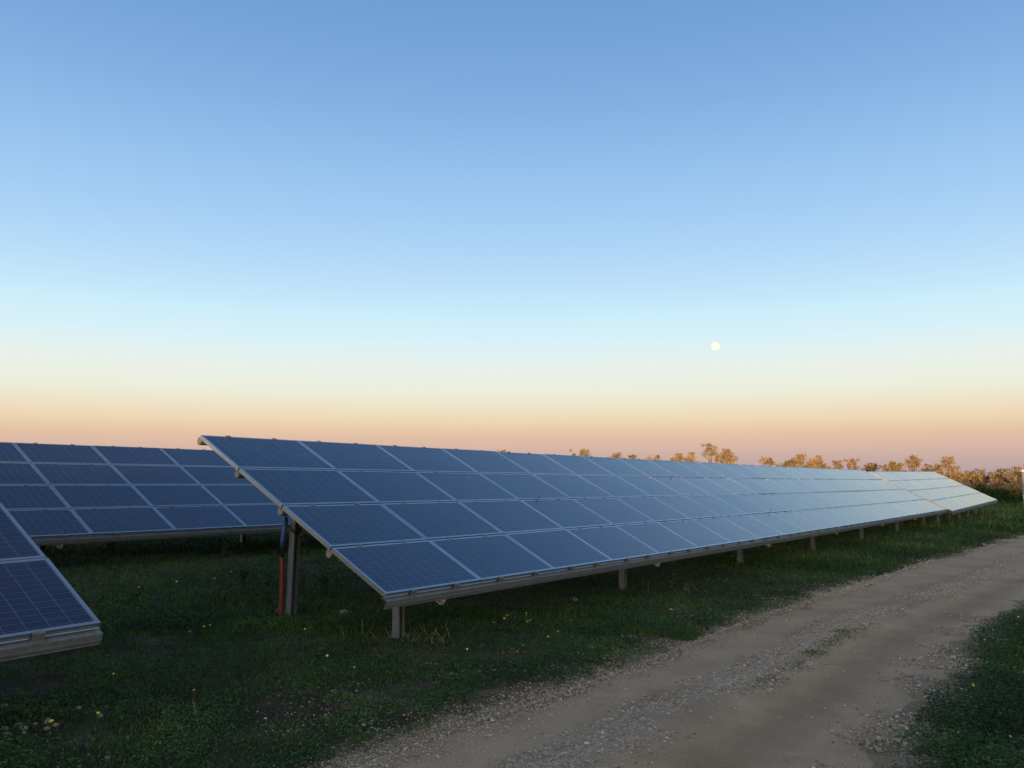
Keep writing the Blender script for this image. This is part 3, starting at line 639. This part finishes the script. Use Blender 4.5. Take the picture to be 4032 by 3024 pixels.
straw = link('dry_grass', np_mesh('dry_grass', V, np.arange(len(V)).reshape(-1, 4)), None, M_straw); tag(straw, 'dry straw coloured grass stalks round the foot of the first front post', 'dry grass', None, 'stuff')

# ------------------------------------------------------------------ flowers
M_yel, t, b = mat('yellow_petals'); b.inputs['Base Color'].default_value = (.58, .48, .04, 1); b.inputs['Roughness'].default_value = .6
M_whi, t, b = mat('white_petals'); b.inputs['Base Color'].default_value = (.50, .50, .47, 1); b.inputs['Roughness'].default_value = .6
M_stem, t, b = mat('stem'); b.inputs['Base Color'].default_value = (.04, .075, .02, 1); b.inputs['Roughness'].default_value = .7
def head_mesh(rad_, m_, n=11):
    m = MB()
    for k in range(n):
        a = 2 * math.pi * k / n; ca, sa = math.cos(a), math.sin(a); q = rad_ * .20
        pt = lambda r_, s_, z_: (ca * r_ - sa * s_, sa * r_ + ca * s_, z_)
        b0 = len(m.v); m.v += [pt(rad_ * .15, -q * .5, 0), pt(rad_ * .7, -q, rad_ * .28), pt(rad_, 0, rad_ * .30), pt(rad_ * .7, q, rad_ * .28), pt(rad_ * .15, q * .5, 0)]; m.f.append([b0 + i for i in range(5)])
    m.tube([(0, 0, -rad_ * .2), (0, 0, rad_ * .05), (0, 0, rad_ * .25)], [rad_ * .2, rad_ * .36, rad_ * .22], 8)
    me = m.mesh('flower_head'); me.materials.append(m_); return me
HY = head_mesh(.0145, M_yel); HW = head_mesh(.0135, M_whi)
def flower(x, y, hgt, head, label, cat, group, sc=1.0):
    z = float(ground_z([x], [y])[0]); root = empty('flower', Matrix.Translation((x, y, z))); tag(root, label, cat, group)
    lx, ly = random.uniform(-.02, .02), random.uniform(-.02, .02)
    link('stem', MB().tube([(0, 0, -.02), (lx * .4, ly * .4, hgt * .5), (lx, ly, hgt)], .0022, 5).mesh('stem'), root, M_stem)
    h = bpy.data.objects.new('flower_head', head); COL.objects.link(h); h.parent = root; h.location = (lx, ly, hgt)
    h.rotation_euler = (random.uniform(.35, .8), random.uniform(-.2, .2), random.uniform(-.5, .5)); h.scale = (sc, sc, sc)
YF = [(-3.67, 7.8, 1.15, 'yellow flower alone in dark grass above the pile of pale stones'), (-2.82, 7.52, 1.0, 'yellow flower left of the bare gravel patches at the lower left'),
      (-3.28, 6.71, 1.1, 'yellow flower between the stone pile and the dry stalks at the bottom left'), (-3.49, 6.42, 1.35, 'largest yellow flower, nearest the stone pile at the bottom left'),
      (-3.77, 10.33, 1.2, 'left one of two yellow flowers side by side behind the nearest array corner'), (-3.68, 10.24, 1.1, 'right one of two yellow flowers side by side behind the nearest array corner'),
      (-3.79, 9.89, .8, 'small yellow flower just below the side by side pair behind the nearest corner'), (.19, 11.68, 1.0, 'topmost yellow flower of the cluster right of the first front post'),
      (.25, 11.2, 1.0, 'rightmost yellow flower of the cluster right of the first front post'), (.21, 11.32, .9, 'yellow flower just below the topmost one right of the first front post'),
      (-.06, 11.43, .8, 'small yellow flower in the middle of the cluster right of the first front post'), (-.12, 11.13, 1.1, 'large yellow flower at the left of the cluster right of the first front post'),
      (-.25, 10.89, .7, 'tiny yellow flower lowest in the cluster right of the first front post'), (.44, 10.21, 1.1, 'yellow flower above the gravel strip between the first and second front posts'),
      (.59, 10.65, .8, 'small yellow flower up right of the one above the gravel strip'), (-.51, 9.28, 1.0, 'yellow flower in the leafy weeds below the first front post'),
      (-1.58, 8.35, .9, 'yellow flower on the trodden patch left of the leafy weeds'), (3.25, 16.72, 1.2, 'yellow flower below the lower rail between the second and third posts'),
      (3.61, 18.58, .9, 'small yellow flower deep under the array right of the second post'), (5.4, 20.27, 1.1, 'uppermost yellow flower at the foot of the third front post'),
      (5.29, 19.57, 1.2, 'right yellow flower at the foot of the third front post'), (5.01, 18.92, 1.1, 'left yellow flower at the foot of the third front post'),
      (7.73, 12.81, 1.3, 'yellow flower beyond the track at the right edge of the photo'), (5.82, 10.54, 1.2, 'bright yellow flower on the right verge among gravel'),
      (6.05, 10.78, .9, 'small yellow flower behind the bright one on the right verge'), (4.58, 8.38, 1.3, 'nearest yellow flower on the right verge above the leafy clump'),
      (-2.5, 10.2, .9, 'greenish yellow flower left of the first front post')]
for x, y, sc, lab in YF: flower(x, y, random.uniform(.09, .15), HY, lab, 'yellow flower', 'yellow wild flowers in the grass', sc)
WF = [(-1.95, 8.92, 1.2, 'white flower head above the trodden patch below the first post'), (-5.38, 13.4, 1.3, 'brightest white flower between the arrays at left'),
      (-4.93, 14.6, 1.1, 'white flower nearest the second row between the arrays'), (-5.85, 13.12, .9, 'faint white flower left of the brightest one between the arrays'),
      (-4.85, 13.53, 1.0, 'white flower right of the brightest one between the arrays'), (19.4, 33.56, 1.6, 'tiny white flower near the far bend of the track'), (7.2, 20.6, 1.3, 'white flower in lush grass midway along the long array')]
for x, y, sc, lab in WF: flower(x, y, random.uniform(.1, .18), HW, lab, 'white flower', 'white wild flowers in the grass', sc)

# ------------------------------------------------------------------ rocks
M_rock = metal('ochre_limestone', (.30, .20, .12), .9, 0, 22, .3); M_rockp = metal('pale_limestone', (.24, .195, .155), .9, 0, 22, .25)
def rock(x, y, r_, m_, label, group, seed):
    rd = random.Random(seed); bm = bmesh.new(); bmesh.ops.create_icosphere(bm, subdivisions=2, radius=r_)
    ph = [rd.uniform(0, 6) for _ in range(6)]; sc = (rd.uniform(.85, 1.25), rd.uniform(.8, 1.1), rd.uniform(.6, .85))
    for v in bm.verts:
        d = v.co.normalized(); k = 1 + .14 * math.sin(3.1 * d.x + ph[0]) * math.cos(2.7 * d.y + ph[1]) + .10 * math.sin(5.3 * d.z + ph[2] + 3 * d.x) + rd.uniform(-.05, .05)
        v.co = Vector((v.co.x * sc[0], v.co.y * sc[1], v.co.z * sc[2])) * k
    me = bpy.data.meshes.new('rock'); bm.to_mesh(me); bm.free()
    o = link('rock', me, None, m_); o.location = (x, y, float(ground_z([x], [y])[0]) + r_ * .35); o.rotation_euler = (0, 0, rd.uniform(0, 6)); tag(o, label, 'rock', group)
RK = [(-3.97, 6.50, .036, M_rock, 'large rounded ochre rock at the left end of the stone pile'), (-3.87, 6.66, .030, M_rock, 'ochre rock behind the large one in the stone pile'),
      (-3.79, 6.60, .032, M_rock, 'ochre rock in the middle of the stone pile'), (-3.84, 6.45, .028, M_rockp, 'pale rock low in the front of the stone pile'),
      (-3.69, 6.76, .032, M_rockp, 'pale rock at the top of the stone pile'), (-3.61, 6.72, .026, M_rockp, 'pale rock at the upper right of the stone pile'),
      (-3.63, 6.63, .024, M_rockp, 'small pale rock at the right end of the stone pile'), (-3.74, 6.52, .022, M_rockp, 'small pale rock at the lower right of the stone pile'),
      (-3.92, 6.36, .026, M_rockp, 'lowest pale rock of the stone pile at the bottom left'), (-3.93, 6.58, .024, M_rock, 'small ochre rock wedged between the two largest of the pile'),
      (-3.76, 6.70, .022, M_rock, 'small ochre rock just under the top one of the pile'), (-4.22, 7.05, .030, M_rock, 'ochre rock at the left photo edge above the pile'),
      (-3.36, 6.92, .024, M_rockp, 'flat pale rock right of the stone pile'), (-2.94, 7.15, .018, M_rockp, 'small white rock among gravel at the lower left'),
      (-3.64, 7.12, .022, M_rockp, 'pale rock in the grass above the stone pile'), (1.02, 13.6, .05, M_rock, 'reddish rock beside the shadow under the long array'), (-2.35, 11.75, .07, M_rockp, 'grey lump of rock at the foot of the tall rear post')]
for k, (x, y, r_, m_, lab) in enumerate(RK): rock(x, y, r_, m_, lab, 'loose rocks on the ground', k)

# ------------------------------------------------------------------ tall weeds
def weed(x, y, hgt, label, seed):
    rd = random.Random(seed); z = float(ground_z([x], [y])[0]); root = empty('weed', Matrix.Translation((x, y, z))); tag(root, label, 'weed', 'tall weeds standing in the grass')
    m = MB(); C = []
    for q in range(rd.randint(2, 4)):
        a = rd.uniform(0, 6.28); L = hgt * rd.uniform(.7, 1); tp = (math.cos(a) * L * .2, math.sin(a) * L * .2, L); m.tube([(0, 0, -.03), (tp[0] * .3, tp[1] * .3, L * .5), tp], [.005, .004, .002], 5)
        for k in range(34):
            f = rd.uniform(.15, 1); C.append((tp[0] * f + rd.gauss(0, .03), tp[1] * f + rd.gauss(0, .03), L * f + rd.gauss(0, .015)))
    link('stem', m.mesh('stem'), root, M_stem); C = np.array(C); V, F_, T_ = leaf_quads(C, np.full(len(C), .055), np.full(len(C), .1)); link('foliage', np_mesh('foliage', V, F_, False, {'tone': T_}), root, M_grass)
WD = [(-8.3, 17.2, .45, 'tall dark weed in front of the second row, left of the middle post'), (-7.3, 17.6, .42, 'tall narrow dark weed under the lower rail of the second row'),
      (-6.2, 17.9, .4, 'dark weed under the second row just left of its visible post'), (-3.0, 13.3, .4, 'dark spiky weed standing right of the tall end post'),
      (-4.0, 13.6, .35, 'dark weed left of the red pipe'), (-3.62, 12.3, .25, 'bushy low weed at the foot of the red pipe'), (-4.6, 14.2, .3, 'faint weed between the arrays, left of the red pipe'), (-5.3, 11.8, .25, 'low weed in front of the white flower between the arrays')]
for k, (x, y, h_, lab) in enumerate(WD): weed(x, y, h_, lab, 50 + k)
